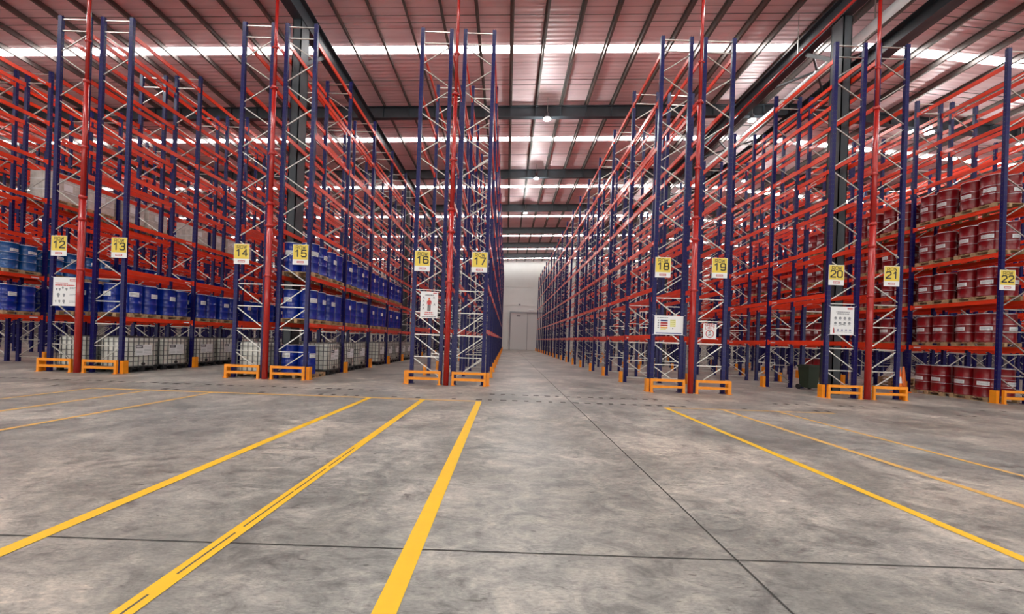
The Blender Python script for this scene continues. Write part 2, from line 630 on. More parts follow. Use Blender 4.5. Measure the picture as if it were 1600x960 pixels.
# purlins along y
px0 = -0.2 - 1.37 * 37
k = 0
while px0 + 1.37 * k < XR - 0.4:
    x = px0 + 1.37 * k
    k += 1
    if x < XL + 0.3 or abs(x - RIDGE_X) < 0.25:
        continue
    b = MB()
    z1 = roof(x) - 0.02
    z0 = z1 - 0.24
    b.box(-0.012, 0.012, YB + .1, YF - .1, z0, z1, 'purlin')
    b.box(0, 0.08, YB + .1, YF - .1, z0, z0 + .02, 'purlin')
    b.box(-.08, 0, YB + .1, YF - .1, z1 - .02, z1, 'purlin')
    struct(b.build('roof_purlin', None, (x, 0, 0)))

GIRD_Y = (13.35, 21.0, 28.8, 36.2, 43.6, 50.3, 56.6)
for gi, y in enumerate((-8.3, -1.0, 6.3) + GIRD_Y):
    b = MB()
    top, dep = -0.27, 0.62
    slope_prism(b, XL + .2, XR - .2, top - .03, top, y - .13, y + .13, 'steel')
    slope_prism(b, XL + .2, XR - .2, top - dep, top - dep + .03, y - .13, y + .13, 'steel')
    slope_prism(b, XL + .2, XR - .2, top - dep + .03, top - .03, y - .012, y + .012, 'steel')
    # web stiffeners below each second purlin
    x = px0
    while x < XR - 1:
        if x > XL + 1:
            b.box(x - .01, x + .01, y - .12, y + .12, roof(x) + top - dep + .03, roof(x) + top - .04, 'steel')
        x += 1.37
    struct(b.build('roof_girder'))
# sag rods between purlins
for y in (15.2, 15.55, 19.0, 19.35, 22.9, 23.2, 26.6, 30.6, 34.4, 38.2):
    b = MB()
    b.tube((XL + 1, y, roof(XL + 1) - .16), (RIDGE_X, y, roof(RIDGE_X) - .16), .014, 'purlin', 5)
    b.tube((RIDGE_X, y, roof(RIDGE_X) - .16), (XR - 1, y, roof(XR - 1) - .16), .014, 'purlin', 5)
    struct(b.build('roof_tie_rod'))

# longitudinal beams on the column lines
def ibeam_y(name, x, z0, z1, w, y0=YB + .2, y1=YF - .2):
    b = MB()
    b.box(x - w / 2, x + w / 2, y0, y1, z0, z0 + .03, 'steel')
    b.box(x - w / 2, x + w / 2, y0, y1, z1 - .03, z1, 'steel')
    b.box(x - .012, x + .012, y0, y1, z0, z1, 'steel')
    return struct(b.build(name))


CL, CR = -7.67, 11.57
zl, zr = roof(CL) - .9, roof(CR) - .9
ibeam_y('roof_beam', CL, zl - .75, zl + .0, .36)
ibeam_y('roof_beam', CR, zr - .7, zr + .0, .36)
ibeam_y('roof_beam', 14.9, roof(15) - 1.55, roof(15) - .9, .5)
for cx, zz in ((CL, zl), (CR, zr)):
    for y in (13.8, 28.8, 43.6):
        b = MB()
        d = .27
        b.box(cx - .15, cx + .15, y - d, y - d + .03, 0, zz - .75, 'steel')
        b.box(cx - .15, cx + .15, y + d - .03, y + d, 0, zz - .75, 'steel')
        b.box(cx - .15, cx - .12, y - d, y + d, 0, zz - .75, 'steel')
        b.box(cx + .12, cx + .15, y - d, y + d, 0, zz - .75, 'steel')
        struct(b.build('building_column', None))
    # knee braces and bracing rods by the near column
    b = MB()
    b.bar((cx, 14.0, zz - 2.0), (cx, 15.4, zz - .75), .12, .12, 'steel')
    struct(b.build('column_brace'))
for y in (15.5, 22.5, 30):
    b = MB()
    b.bar((CR + .2, y, zr - .3), (14.7, y + 3, roof(15) - 1.2), .07, .07, 'steel')
    b.bar((CR + .2, y + 3, zr - .3), (14.7, y, roof(15) - 1.2), .07, .07, 'steel')
    struct(b.build('roof_brace'))

# roof level pipes
b = MB()
b.tube((13.3, 4, EYE + 12.2), (13.3, YF - 1, EYE + 12.2), .17, 'duct', 16)
y = 6
while y < YF - 2:
    b.tube((13.3, y, EYE + 12.2), (13.3, y + .1, EYE + 12.2), .185, 'duct', 16)
    y += 5.8
o = b.build('drainage_pipe')
tag(o, 'long white glossy pipe running under the roof ridge between dark beams', 'pipe')
y = 7
while y < YF - 2:
    hb = MB()
    hb.bar((13.3, y, EYE + 12.37), (13.3, y, roof(13.3) - .02), .03, .03, 'galv')
    hb.build('pipe_hanger', o)
    y += 7.4
for cx, h, who in ((11.2, 11.72, 'above row 20'),):
    b = MB()
    b.tube((cx, 5, EYE + h), (cx, YF - 1, EYE + h), .05, 'pipe', 10)
    y = 9
    while y < YF - 2:
        b.tube((cx, y, EYE + h), (cx, y + .12, EYE + h), .062, 'pipe', 10)
        y += 3
    o = b.build('sprinkler_main')
    tag(o, 'red sprinkler main running deep under the beam ' + who, 'pipe')
    y = 8
    while y < YF - 2:
        hb = MB()
        hb.bar((cx, y, EYE + h + .04), (cx, y, roof(cx) - .02), .02, .02, 'galv')
        hb.build('pipe_hanger', o)
        y += 7.4

# high bay lamps
lamp_me = MB()
lamp_me.lathe([(0.03, .32, 'lampbody'), (0.10, .30, 'lampbody'), (0.12, .14, 'lampbody'), (0.2, .06, 'lampbody'), (.21, 0.0, 'lampbody')][::-1], 20)
lamp_body = lamp_me.mesh('lamp_housing')
lm = MB()
lm.lathe([(.17, -.02, 'lampglow'), (.19, 0.0, 'lampglow')], 20)
lens_me = lm.mesh('lamp_lens')
rm = MB()
rm.tube((0, 0, .32), (0, 0, .62), .012, 'galv', 6)
rod_me = rm.mesh('lamp_rod')
lamp_where = [(855, 186, 20.6, 'nearest above the centre aisle'), (838, 279, 28.4, 'second above the centre aisle'),
              (1175, 188, 20.6, 'above row 19 right of the centre aisle'), (1163, 283, 28.4, 'deep between rows 19 and 20'),
              (1452, 208, 20.6, 'above the stacked red drums'), (1596, 224, 20.6, 'at the right edge past row 22'),
              (1010, 333, 35.8, 'small and distant between rows 17 and 18'), (590 + 231, 333, 35.8, 'third and smallest above the centre aisle')]
lamp_where += [(x, 12.15, 12.9, '') for x in (-16.6, -4.8, 7.5, 18)]  # out of view: right pair read off glows, left pair added as fill
lamp_where = [(a, (roof(a) - EYE - .9) if not w else b_, c, w) for a, b_, c, w in lamp_where]
lamp_where += [(x, 11.5, y, '') for y in (6.0, -1.3) for x in (-18, -9, 1.7, 12)]  # unseen lamps added nearer the camera to light floor and roof
for px, py, Z, w in lamp_where:
    p = P(px, py, Z) if w else Vector((px, Z, EYE + py))
    o = bpy.data.objects.new('high_bay_lamp', None)
    COL.objects.link(o)
    o.location = p
    tag(o, 'round glowing high bay lamp, ' + w if w else 'round glowing high bay lamp out of view, in a set mostly added as fill', 'lamp', 'high bay lamps under the roof')
    link('lamp_housing', lamp_body, o)
    link('lamp_lens', lens_me, o)
    rr = MB()
    rr.tube((0, 0, .32), (0, 0, roof(p.x) - p.z - .03), .012, 'galv', 6)
    rr.build('lamp_rod', o)
    ld = bpy.data.lights.new('lamp_light', 'POINT')
    ld.energy = LAMP if w else LAMP * .42
    ld.shadow_soft_size = .18
    ld.color = (.93, 1, .96)
    lo = bpy.data.objects.new('lamp_light', ld)
    COL.objects.link(lo)
    lo.parent = o
    lo.location = (0, 0, -.22)

# ------------------------------------------------------------------ floor markings
def line(x0, y0, x1, y1, w, mt, z=0.004):
    b = MB()
    if abs(x1 - x0) < abs(y1 - y0):
        b.quad([(x0 - w / 2, y0, z), (x0 + w / 2, y0, z), (x1 + w / 2, y1, z), (x1 - w / 2, y1, z)], mt)
    else:
        b.quad([(x0, y0 - w / 2, z), (x1, y1 - w / 2, z), (x1, y1 + w / 2, z), (x0, y0 + w / 2, z)], mt)
    return b


lines = [(-.61, .135, 'line', 'broad yellow floor line just left of the centre aisle'),
         (-1.96, .12, 'line', 'yellow floor line with a dark centre streak, second left of the centre aisle'),
         (-3.25, .12, 'line', 'yellow floor line, third left of the centre aisle'),
         (-7.03, .10, 'fade', 'thin worn yellow line in front of row 15'),
         (-8.56, .10, 'fade', 'thin faded yellow line in front of row 14'),
         (-9.95, .09, 'fade', 'faintest yellow line, farthest left on the open floor'),
         (3.9, .11, 'line', 'yellow floor line in front of row 18, first right of the joint'),
         (5.27, .11, 'fade', 'worn yellow floor line in front of row 19'),
         (6.6, .09, 'fade', 'faint yellow floor line, third right of the centre aisle')]
for x, w, mt, lab in lines:
    b = line(x, -2.0, x, 9.32, w, mt)
    if x == -1.96:
        yy = -2.0
        while yy < 5.0:
            ln = random.uniform(.25, .7)
            b.quad([(x - .008, yy, .0048), (x + .007, yy, .0048), (x + .007, yy + ln, .0048), (x - .008, yy + ln, .0048)], 'dash')
            yy += ln + random.uniform(.02, .2)
    tag(b.build('floor_line'), lab, 'floor marking', 'yellow lines on the floor')
tag(line(-10.0, 9.36, -.55, 9.36, .12, 'fade', .0036).build('floor_line'), 'faded yellow cross line joining the tops of the left floor lines', 'floor marking', 'yellow lines on the floor')
tag(line(3.85, 9.36, 8.0, 9.36, .08, 'fade', .0036).build('floor_line'), 'faint yellow cross line joining the tops of the right floor lines', 'floor marking', 'yellow lines on the floor')
for yy, lab in ((9.62, 'worn dashed black walkway line nearer the camera'), (10.65, 'worn dashed black walkway line nearer the racks')):
    b = MB()
    x = -19.0
    while x < 17:
        ln = random.uniform(.09, .16)
        if (x < -3.4 and yy > 10) or (x > -.5 and x < 4.4) or random.random() < .25:
            b.quad([(x, yy - .07, .004), (x + ln, yy - .07, .004), (x + ln, yy + .07, .004), (x, yy + .07, .004)], 'dash')
        x += .30
    tag(b.build('floor_dash_line'), lab, 'floor marking', 'dashed lines across the floor')
b = MB()
b.quad([(1.672, YB + 1, .003), (1.688, YB + 1, .003), (1.688, YF - .5, .003), (1.672, YF - .5, .003)], 'joint')
b.quad([(XL + 1, 2.73, .003), (XR - 1, 2.73, .003), (XR - 1, 2.742, .003), (XL + 1, 2.742, .003)], 'joint')
b.quad([(-12.2, YB + 1, .003), (-12.185, YB + 1, .003), (-12.185, YF - .5, .003), (-12.2, YF - .5, .003)], 'joint')
struct(b.build('floor_joint'))

# ------------------------------------------------------------------ racks
Y0, BAY, NB = 12.6, 2.8, 17
HW, FL = 1.215, 0.17           # half width of a back-to-back pair, half flue
LEVELS = [1.84, 3.39, 4.92, 6.47, 8.02, 9.55, 11.05]   # top face of the beams
RW = HW - FL
POST_H = 11.55
PW, PD = .11, .09

# post (origin at floor, centre)
b = MB()
for s in (-1, 1):
    b.box(s * PW / 2 - .004, s * PW / 2 + .004, -PD / 2, PD / 2, 0, POST_H, 'post')
b.box(-PW / 2, PW / 2, -PD / 2, -PD / 2 + .008, 0, POST_H, 'post')
b.box(-PW / 2, -PW / 4, PD / 2 - .008, PD / 2, 0, POST_H, 'post')
b.box(PW / 4, PW / 2, PD / 2 - .008, PD / 2, 0, POST_H, 'post')
b.box(-.09, .09, -.08, .08, 0, .012, 'post')
for k in range(76):      # slots down both edges of the front face
    z = .3 + k * .15
    for s in (-1, 1):
        b.box(s * .032 - .006, s * .032 + .006, -PD / 2 - .0012, -PD / 2 + .001, z, z + .035, 'ink')
        b.quad([(s * (PW / 2 + .0045), -.012, z), (s * (PW / 2 + .0045), .012, z), (s * (PW / 2 + .0045), .012, z + .035), (s * (PW / 2 + .0045), -.012, z + .035)], 'ink')
post_me = b.mesh('post')
# lattice of one frame (origin at its centre)
hx = RW / 2 - PW / 2
def lattice(flip):
    b = MB()
    hz = [.20, .88, 1.60, 2.33, 3.05]
    for z in hz:
        b.bar((-hx, 0, z), (hx, 0, z), .03, .03, 'galv')
    s = 1 if flip else -1
    for i in range(4):
        b.bar((s * hx, .0, hz[i + 1] - .02), (-s * hx, .0, hz[i] + .02), .028, .028, 'galv')
    for k in range(11):
        z = 3.12 + k * .7265
        b.bar((s * hx, 0, z), (-s * hx, 0, z + .62), .028, .028, 'galv')
        s = -s
    for z in (11.08, 11.45):
        b.bar((-hx, 0, z), (hx, 0, z), .03, .03, 'galv')
    return b.mesh('frame_lattice')


lat_me = [lattice(False), lattice(True)]
# beam (origin centre-line, y 0..BAY, z top = 0)
def beam_mesh(ln, flip):
    b = MB()
    y0, y1 = .055, ln - .055
    b.box(-.022, .022, y0, y1, -.135, 0, 'beam')
    b.box(-.026, .026, y0, y1, -.04, -.03, 'beam')
    for y in (y0, y1):
        b.box(-.034, .034, y - .006, y + .006, -.17, .03, 'beam')
    s = 1 if not flip else -1
    b.quad([(s * .0235, y1 - .42, -.095), (s * .0235, y1 - .16, -.095), (s * .0235, y1 - .16, -.055), (s * .0235, y1 - .42, -.055)][::s], 'label')
    return b.mesh('beam')


beam_me = [beam_mesh(BAY, False), beam_mesh(BAY, True)]
CENTRES = {(2, 3): -43.2, (4, 5): -37.3, (6, 7): -31.4, (8, 9): -25.5, (10, 11): -19.6, (12, 13): -13.66, (14, 15): -7.67, (16, 17): -1.88,
           (18, 19): 5.92, (20, 21): 11.57, (22, 23): 17.18, (24, 25): 22.9, (26, 27): 28.6, (28, 29): 34.3, (30, 31): 40.0}
ROWX = {}
for (a, c), cx in CENTRES.items():
    ROWX[a] = (cx - HW, cx - FL)
    ROWX[c] = (cx + FL, cx + HW)
UN = {11: 'the first unsigned rack left of row 12', 10: 'the second unsigned rack left of row 12', 9: 'the third unsigned rack left of row 12',
      8: 'the fourth unsigned rack left of row 12', 7: 'the fifth unsigned rack left of row 12', 6: 'the sixth unsigned rack left of row 12',
      5: 'the seventh unsigned rack left of row 12', 4: 'the eighth unsigned rack left of row 12', 3: 'the ninth unsigned rack left of row 12',
      2: 'the tenth unsigned rack left of row 12',
      23: 'the first unsigned rack right of row 22', 24: 'the second unsigned rack right of row 22', 25: 'the third unsigned rack right of row 22',
      26: 'the fourth unsigned rack right of row 22', 27: 'the fifth unsigned rack right of row 22', 28: 'the sixth unsigned rack right of row 22',
      29: 'the seventh unsigned rack right of row 22', 30: 'the eighth unsigned rack right of row 22', 31: 'the ninth unsigned rack right of row 22'}
def rown(n):
    return 'row %d' % n if 12 <= n <= 22 else UN[n]


LABELS_RACK = {12: 'with the white notice hung on its front frame', 13: 'with one shelf of blue drums above white tanks', 14: 'beside row 15, shelves empty at the front',
               15: 'with two shelves of blue drums', 16: 'with the safety clothing notice', 17: 'empty, on the left edge of the centre aisle',
               18: 'empty, on the right edge of the centre aisle', 19: 'with the speed limit notice', 20: 'with the icon notice by the dark column',
               21: 'end frame right of the red pipe', 22: 'stacked with red drums'}
for n, (x0, x1) in ROWX.items():
    xc = (x0 + x1) / 2
    xo = max(abs(x0), abs(x1))
    first = 0
    while first < NB and not (-60 < px_of(x0 if x0 > 0 else x1, Y0 + BAY * (first + 1)) < 1660):
        first += 1
    if first >= NB - 2:
        continue
    root = bpy.data.objects.new('pallet_rack', None)
    COL.objects.link(root)
    root.location = (xc, Y0, 0)
    if 12 <= n <= 22:
        lab = 'navy and orange pallet rack row %d, %s' % (n, LABELS_RACK[n])
    else:
        lab = 'navy and orange pallet rack, ' + UN[n]
    tag(root, lab, 'rack', 'tall pallet racks in long rows')
    for i in range(first, NB + 1):
        if i == first and not (-30 < px_of(xc, Y0 + BAY * i) < 1630):
            pass
        fr = link('upright_frame', lat_me[n % 2], root, (0, i * BAY, 0))
        for s in (-1, 1):
            link('post', post_me, fr, (s * (RW / 2 - PW / 2), 0, 0))
    far = MB()
    kk = 0
    for i in range(first, NB):
        for lv in LEVELS:
            for s in (-1, 1):
                if i == 0 and n in (14, 15, 20, 21) and False:
                    continue
                bx = s * (RW / 2 - .03)
                if kk < 98:
                    link('beam', beam_me[0 if s > 0 else 1], root, (bx, i * BAY, lv))
                else:
                    far.box(bx - .022, bx + .022, i * BAY + .05, (i + 1) * BAY - .05, lv - .125, lv, 'beam')
                kk += 1
    if far.v:
        o = far.build('beam', root)
        o['kind'] = 'stuff'

# ------------------------------------------------------------------ pallets and loads
def pallet_mesh(mt='wood'):
    b = MB()
    L, W = 1.12, 1.06      # along y, along x
    for x in (-W / 2 + .05, 0, W / 2 - .05):
        for y in (-L / 2 + .07, 0, L / 2 - .07):
            b.box(x - .05, x + .05, y - .07, y + .07, .02, .10, mt)
        b.box(x - .05, x + .05, -L / 2, L / 2, 0, .02, mt)
        b.box(x - .05, x + .05, -L / 2, L / 2, .10, .12, mt)
    k = 7
    for j in range(k):
        y = -L / 2 + .05 + j * (L - .1) / (k - 1)
        b.box(-W / 2, W / 2, y - .05, y + .05, .12, .14, mt)
    return b.mesh('pallet')


pal_me = pallet_mesh()
DH, DR = .97, .279
def drum_mesh(mt, bands):
    b = MB()
    r = DR
    prof = [(r - .012, 0, mt), (r, .008, mt), (r, .022, mt), (r - .008, .03, mt)]
    for h in (.34, .62):
        hh = h * DH
        prof += [(r - .008, hh - .02, mt), (r, hh - .006, bands and 'rim' or mt), (r, hh + .006, mt), (r - .008, hh + .02, mt)]
    prof += [(r - .008, DH - .03, mt), (r, DH - .022, 'rim'), (r, DH - .004, 'rim'), (r - .014, DH, 'rim'), (r - .02, DH - .014, mt)]
    b.lathe(prof, 24)
    # bungs on the lid
    b.tube((.15, 0, DH - .014), (.15, 0, DH + .004), .035, 'rim', 10)
    b.tube((-.17, 0, DH - .014), (-.17, 0, DH), .02, 'rim', 8)
    return b.mesh('drum')


def curved_label(w, h, zc):
    b = MB()
    r = DR + .0025
    n = 6
    a0 = -w / 2 / r
    for i in range(n):
        a, c = a0 + (w / r) * i / n, a0 + (w / r) * (i + 1) / n
        b.quad([(r * math.cos(a), r * math.sin(a), zc - h / 2), (r * math.cos(c), r * math.sin(c), zc - h / 2),
                (r * math.cos(c), r * math.sin(c), zc + h / 2), (r * math.cos(a), r * math.sin(a), zc + h / 2)], 'label')
    r += .001
    for k in range(3):
        z = zc - h * .28 + k * h * .26
        for i in range(n):
            a, c = a0 * .8 + (w * .8 / r) * i / n, a0 * .8 + (w * .8 / r) * (i + 1) / n
            b.quad([(r * math.cos(a), r * math.sin(a), z - .006), (r * math.cos(c), r * math.sin(c), z - .006),
                    (r * math.cos(c), r * math.sin(c), z + .006), (r * math.cos(a), r * math.sin(a), z + .006)], 'greyink')
    return b.mesh('label')


drum_me = {'blue': drum_mesh('blue', False), 'steel blue': drum_mesh('lightblue', True), 'dark red': drum_mesh('red', True)}
lab_me = {'blue': curved_label(.26, .15, .62), 'steel blue': curved_label(.26, .10, .70), 'dark red': curved_label(.30, .13, .46)}
LEVN = ['floor', 'first shelf', 'second shelf', 'third shelf', 'fourth shelf', 'fifth shelf']
LZ = [0.0] + LEVELS


def slot_y(sl):
    bay, s = divmod(sl, 2)
    return Y0 + BAY * bay + (.74 if s == 0 else 2.06)


def side_name(n):
    """local x direction of the aisle of this row"""
    return -1 if n % 2 == 0 else 1


def short(n):
    if 12 <= n <= 22:
        return 'row %d' % n
    return {11: 'rack left of row 12', 23: 'rack right of row 22'}[n]


def put_pallet(n, lv, sl, what):
    x0, x1 = ROWX[n]
    o = link('pallet', pal_me, None, ((x0 + x1) / 2, slot_y(sl), LZ[lv] + .001))
    tag(o, 'wooden pallet under %s, %s from front, %s %s' % (what, ORD[sl], short(n), LEVN[lv]), 'pallet', 'wooden pallets in the racks')
    return o


def put_drums(n, lv, sl, colour, which=((-1, -1), (-1, 1), (1, -1), (1, 1)), pallet=True):
    x0, x1 = ROWX[n]
    if pallet:
        put_pallet(n, lv, sl, 'drums')
    a = side_name(n)
    for sy, sx in which:
        o = link('drum', drum_me[colour], None, ((x0 + x1) / 2 + sx * (DR + .004), slot_y(sl) + sy * (DR + .004), LZ[lv] + .142 + .001))
        pos = ('front' if sy < 0 else 'rear') + (' aisle-side' if sx == a else ' inner')
        tag(o, '%s drum, %s on %s pallet, %s %s' % (colour, pos, ORD[sl], short(n), LEVN[lv]), 'drum',
            '%s drums on pallets' % colour)
        if colour == 'dark red' or sy < 0 or True:
            # label turned towards the aisle, slightly to the front
            ang = (math.pi if a < 0 else 0) + random.uniform(-.12, .12)
            if sl == 0 and sy < 0:
                ang = -math.pi / 2 if sx != a else ang - a * .5
            if colour != 'blue' or sy < 0 or sl == 0:
                link('label', lab_me[colour], o, (0, 0, 0), ang)


for sl in range(0, 8):
    for lv in (1, 2):
        put_drums(15, lv, sl, 'blue')
put_drums(15, 0, 0, 'blue', ((-1, -1), (-1, 1)))
OUT = {-1: ((-1, -1), (1, -1)), 1: ((-1, 1), (1, 1))}
for sl in range(0, 9):
    put_drums(13, 1, sl, 'blue', *((OUT[1],) if sl > 3 else ()))
for sl in range(0, 6):
    put_drums(12, 1, sl, 'blue')
for sl in range(1, 9):
    put_drums(11, 2, sl, 'steel blue' if sl < 4 else 'blue', OUT[1] if sl > 3 else ((-1, -1), (-1, 1), (1, -1), (1, 1)))
    put_drums(11, 1, sl, 'blue', OUT[1] if sl > 3 else ((-1, -1), (-1, 1), (1, -1), (1, 1)))
for lv in (1, 2, 3, 4):
    for sl in range(0, {1: 14, 2: 12, 3: 10, 4: 6}[lv]):
        put_drums(22, lv, sl, 'dark red', OUT[-1] if sl > 3 else ((-1, -1), (-1, 1), (1, -1), (1, 1)))
put_drums(22, 0, 0, 'dark red')
put_drums(22, 0, 1, 'dark red')
put_drums(22, 0, 5, 'dark red')


# intermediate bulk containers
def ibc_proto():
    b = MB()
    w, l, z0, z1 = .96, 1.06, .17, 1.14
    # tank with rounded edges
    out = []
    rr = .09
    for cx, cy, a0 in ((w / 2 - rr, l / 2 - rr, 0), (-w / 2 + rr, l / 2 - rr, 90), (-w / 2 + rr, -l / 2 + rr, 180), (w / 2 - rr, -l / 2 + rr, 270)):
        for k in range(5):
            a = R(a0 + k * 22.5)
            out.append((cx + rr * math.cos(a), cy + rr * math.sin(a)))
    n = len(out)
    rings = [(z0, .93), (z0 + .05, .985), (z1 - .06, .985), (z1 - .01, .95), (z1 + .0, .85)]
    i0 = len(b.v)
    for z, s in rings:
        b.v += [(x * s, y * s, z) for x, y in out]
    k = b.m('tank')
    for j in range(len(rings) - 1):
        for a in range(n):
            c = (a + 1) % n
            b.f.append((i0 + j * n + a, i0 + j * n + c, i0 + (j + 1) * n + c, i0 + (j + 1) * n + a))
            b.mi.append(k)
            b.sm.append(True)
    b.f.append(tuple(i0 + (len(rings) - 1) * n + a for a in range(n)))
    b.f.append(tuple(i0 + a for a in reversed(range(n))))
    b.mi += [k, k]
    b.sm += [False, False]
    b.tube((0, 0, z1 - .01), (0, 0, z1 + .02), .11, 'tank', 16)
    tank = b.mesh('tank')
    b = MB()
    W, L = w + .035, l + .035
    zs = [.2, .36, .53, .70, .87, 1.02, 1.155]
    t = .02
    for z in zs:
        for s in (-1, 1):
            b.bar((-W / 2, s * L / 2, z), (W / 2, s * L / 2, z), t, t, 'cage')
            b.bar((s * W / 2, -L / 2, z), (s * W / 2, L / 2, z), t, t, 'cage')
    for k in range(7):
        x = -W / 2 + k * W / 6
        y = -L / 2 + k * L / 6
        for s in (-1, 1):
            b.bar((x, s * L / 2, .15), (x, s * L / 2, 1.155), t, t, 'cage')
            b.bar((s * W / 2, y, .15), (s * W / 2, y, 1.155), t, t, 'cage')
    for x in (-.2, .2):
        b.bar((x, -L / 2, 1.165), (x, L / 2, 1.165), t, t, 'cage')
    cage = b.mesh('cage')
    b = MB()
    for x in (-.44, 0, .44):
        for y in (-.46, 0, .46):
            b.box(x - .06, x + .06, y - .06, y + .06, .0, .12, 'black')
        b.box(x - .06, x + .06, -.54, .54, 0, .02, 'black')
    b.box(-.5, .5, -.55, .55, .12, .15, 'black')
    base = b.mesh('base')
    b = MB()    # plate on +x side
    X = W / 2 + .012
    b.box(X, X + .004, -.32, .30, .56, .92, 'label')
    b.box(X + .004, X + .006, -.30, -.05, .80, .90, 'ink')
    b.box(X + .004, X + .006, -.28, -.1, .83, .87, 'label')
    for k in range(6):
        b.box(X + .004, X + .006, 0, .26, .60 + k * .05, .61 + k * .05, 'greyink')
    for k in range(4):
        b.box(X + .004, X + .006, -.28, -.06, .60 + k * .045, .608 + k * .045, 'greyink')
    plate = b.mesh('plate')
    b = MB()
    b.tube((w / 2 - .02, 0, .26), (w / 2 + .04, 0, .26), .05, 'black', 12)
    valve = b.mesh('valve')
    return tank, cage, base, plate, valve


ibc_parts = list(zip(('tank', 'cage', 'base', 'plate', 'valve'), ibc_proto()))


def put_ibc(n, lv, sl, rot=None, yoff=0.0):
    x0, x1 = ROWX[n]
    o = bpy.data.objects.new('liquid_container', None)
    COL.objects.link(o)
    o.location = ((x0 + x1) / 2, slot_y(sl) + yoff, LZ[lv] + .001)
    o.rotation_euler[2] = (math.pi if side_name(n) < 0 else 0) if rot is None else rot
    tag(o, 'white caged liquid container on black base, %s from front on %s %s' % (ORD[sl], short(n), LEVN[lv]), 'liquid container',
        'caged liquid containers')
    for nm, me in ibc_parts:
        link(nm, me, o)
    return o


for sl in range(0, 8):
    put_ibc(13, 0, sl)
for sl in range(1, 10):
    if sl != 4:
        put_ibc(15, 0, sl)
for sl in (0, 1, 3):
    put_ibc(12, 0, sl)
for sl in (0, 1, 2):
    put_ibc(14, 0, sl)
for sl in (10, 11, 12):
    put_ibc(13, 0, sl)


# wrapped carton loads
def carton_load(h, seed):
    rnd = random.Random(seed)
    b = MB()
    nz = max(2, round(h / .28))
    for k in range(nz):
        z0 = .0 + k * h / nz
        for i in range(2):
            for j in range(3):
                x0 = -.5 + i * .5
                y0 = -.54 + j * .36
                e = rnd.uniform(.002, .01)
                b.box(x0 + e, x0 + .5 - e, y0 + e, y0 + .36 - e, z0 + .003, z0 + h / nz - .003, 'wrap')
    return b.mesh('carton_load')


def strap_mesh(h):
    b = MB()
    for z in (h * .33, h * .7):
        b.box(-.505, .505, -.545, -.54, z, z + .02, 'label')
        b.box(-.505, .505, .54, .545, z, z + .02, 'label')
        b.box(-.505, -.5, -.545, .545, z, z + .02, 'label')
        b.box(.5, .505, -.545, .545, z, z + .02, 'label')
    b.box(.502, .506, -.2, .12, h * .4, h * .65, 'label')
    b.box(-.506, -.502, -.2, .12, h * .4, h * .65, 'label')
    return b.mesh('strap')


car = {h: (carton_load(h, int(h * 100)), strap_mesh(h)) for h in (.85, 1.1)}


def put_cartons(n, lv, sl, h):
    x0, x1 = ROWX[n]
    put_pallet(n, lv, sl, 'cartons')
    o = link('carton_load', car[h][0], None, ((x0 + x1) / 2, slot_y(sl), LZ[lv] + .142 + .001))
    tag(o, 'pale wrapped carton load, %s pallet from front, %s %s' % (ORD[sl], short(n), LEVN[lv]), 'cartons', 'wrapped cartons on the racks')
    link('strap', car[h][1], o)


for sl in (2, 3, 4, 5, 7, 8, 9, 10):
    put_cartons(11, 4, sl, 1.1)

# stack of empty pallets in the first unsigned rack right of row 22
x0, x1 = ROWX[23]
for k in range(3):
    o = link('pallet', pal_me, None, ((x0 + x1) / 2, slot_y(3), .001 + k * .141))
    tag(o, 'empty wooden pallet, %s from the floor in the stack behind row 22' % ORD[k], 'pallet', 'empty stacked pallets')
o = link('pallet', pal_me, None, (-6.05, 13.6, .001), .02)
o.location = (ROWX[15][1] - .53 + .02, slot_y(0), .001)
bpy.data.objects.remove(o)

# ------------------------------------------------------------------ guards, protectors, pipes
GY = 12.36
gb = MB()
gw = 1.02
for s in (-1, 1):
    gb.box(s * gw / 2 - .035, s * gw / 2 + .035, -.035, .035, 0, .44, 'guard')
    gb.box(s * gw / 2 - .07, s * gw / 2 + .07, -.06, .06, 0, .012, 'guard')
guard_posts = gb
def rail(z):
    b = MB()
    b.box(-gw / 2 + .036, gw / 2 - .036, -.03, .03, z - .04, z + .04, 'guard')
    return b.mesh('rail')


gp = MB()
gp.box(-.035, .035, -.035, .035, 0, .44, 'guard')
gp.box(-.06, .06, -.06, .06, 0, .012, 'guard')
gpm = gp.mesh('guard_post')
r_hi, r_lo = rail(.395), rail(.19)
pb = MB()     # U shaped protector, open towards the post
pb.box(-.012, 0.0, -.09, .09, 0, .42, 'guard')
pb.box(0, .09, -.09, -.08, 0, .42, 'guard')
pb.box(0, .09, .08, .09, 0, .42, 'guard')
pb.box(-.04, .10, -.12, -.09, 0, .012, 'guard')
pb.box(-.04, .10, .09, .12, 0, .012, 'guard')
prot_me = pb.mesh('upright_protector')
for n in range(11, 24):
    x0, x1 = ROWX[n]
    xc = (x0 + x1) / 2
    a = side_name(n)
    if 12 <= n <= 22:
        g = bpy.data.objects.new('rack_end_guard', None)
        COL.objects.link(g)
        g.location = (xc + a * .03, GY, 0)
        tag(g, 'low yellow two-rail guard at the front foot of row %d' % n, 'guard', 'yellow rack end guards')
        for s in (-1, 1):
            link('guard_post', gpm, g, (s * gw / 2, 0, 0))
        link('rail', r_hi, g)
        link('rail', r_lo, g)
    xf = x1 if a > 0 else x0
    for i in range(0, 18):
        y = Y0 + BAY * i
        if not (-20 < px_of(xf, y) < 1620):
            continue
        o = link('upright_protector', prot_me, None, (xf + a * .145, y - (.06 if i == 0 else 0), .0005), math.pi if a > 0 else 0)
        o['_'] = 1
        del o['_']
        tag(o, 'yellow protector at the foot of %s, %s aisle post from front' % (short(n), ORD[i]), 'protector', 'yellow upright protectors along the aisles')

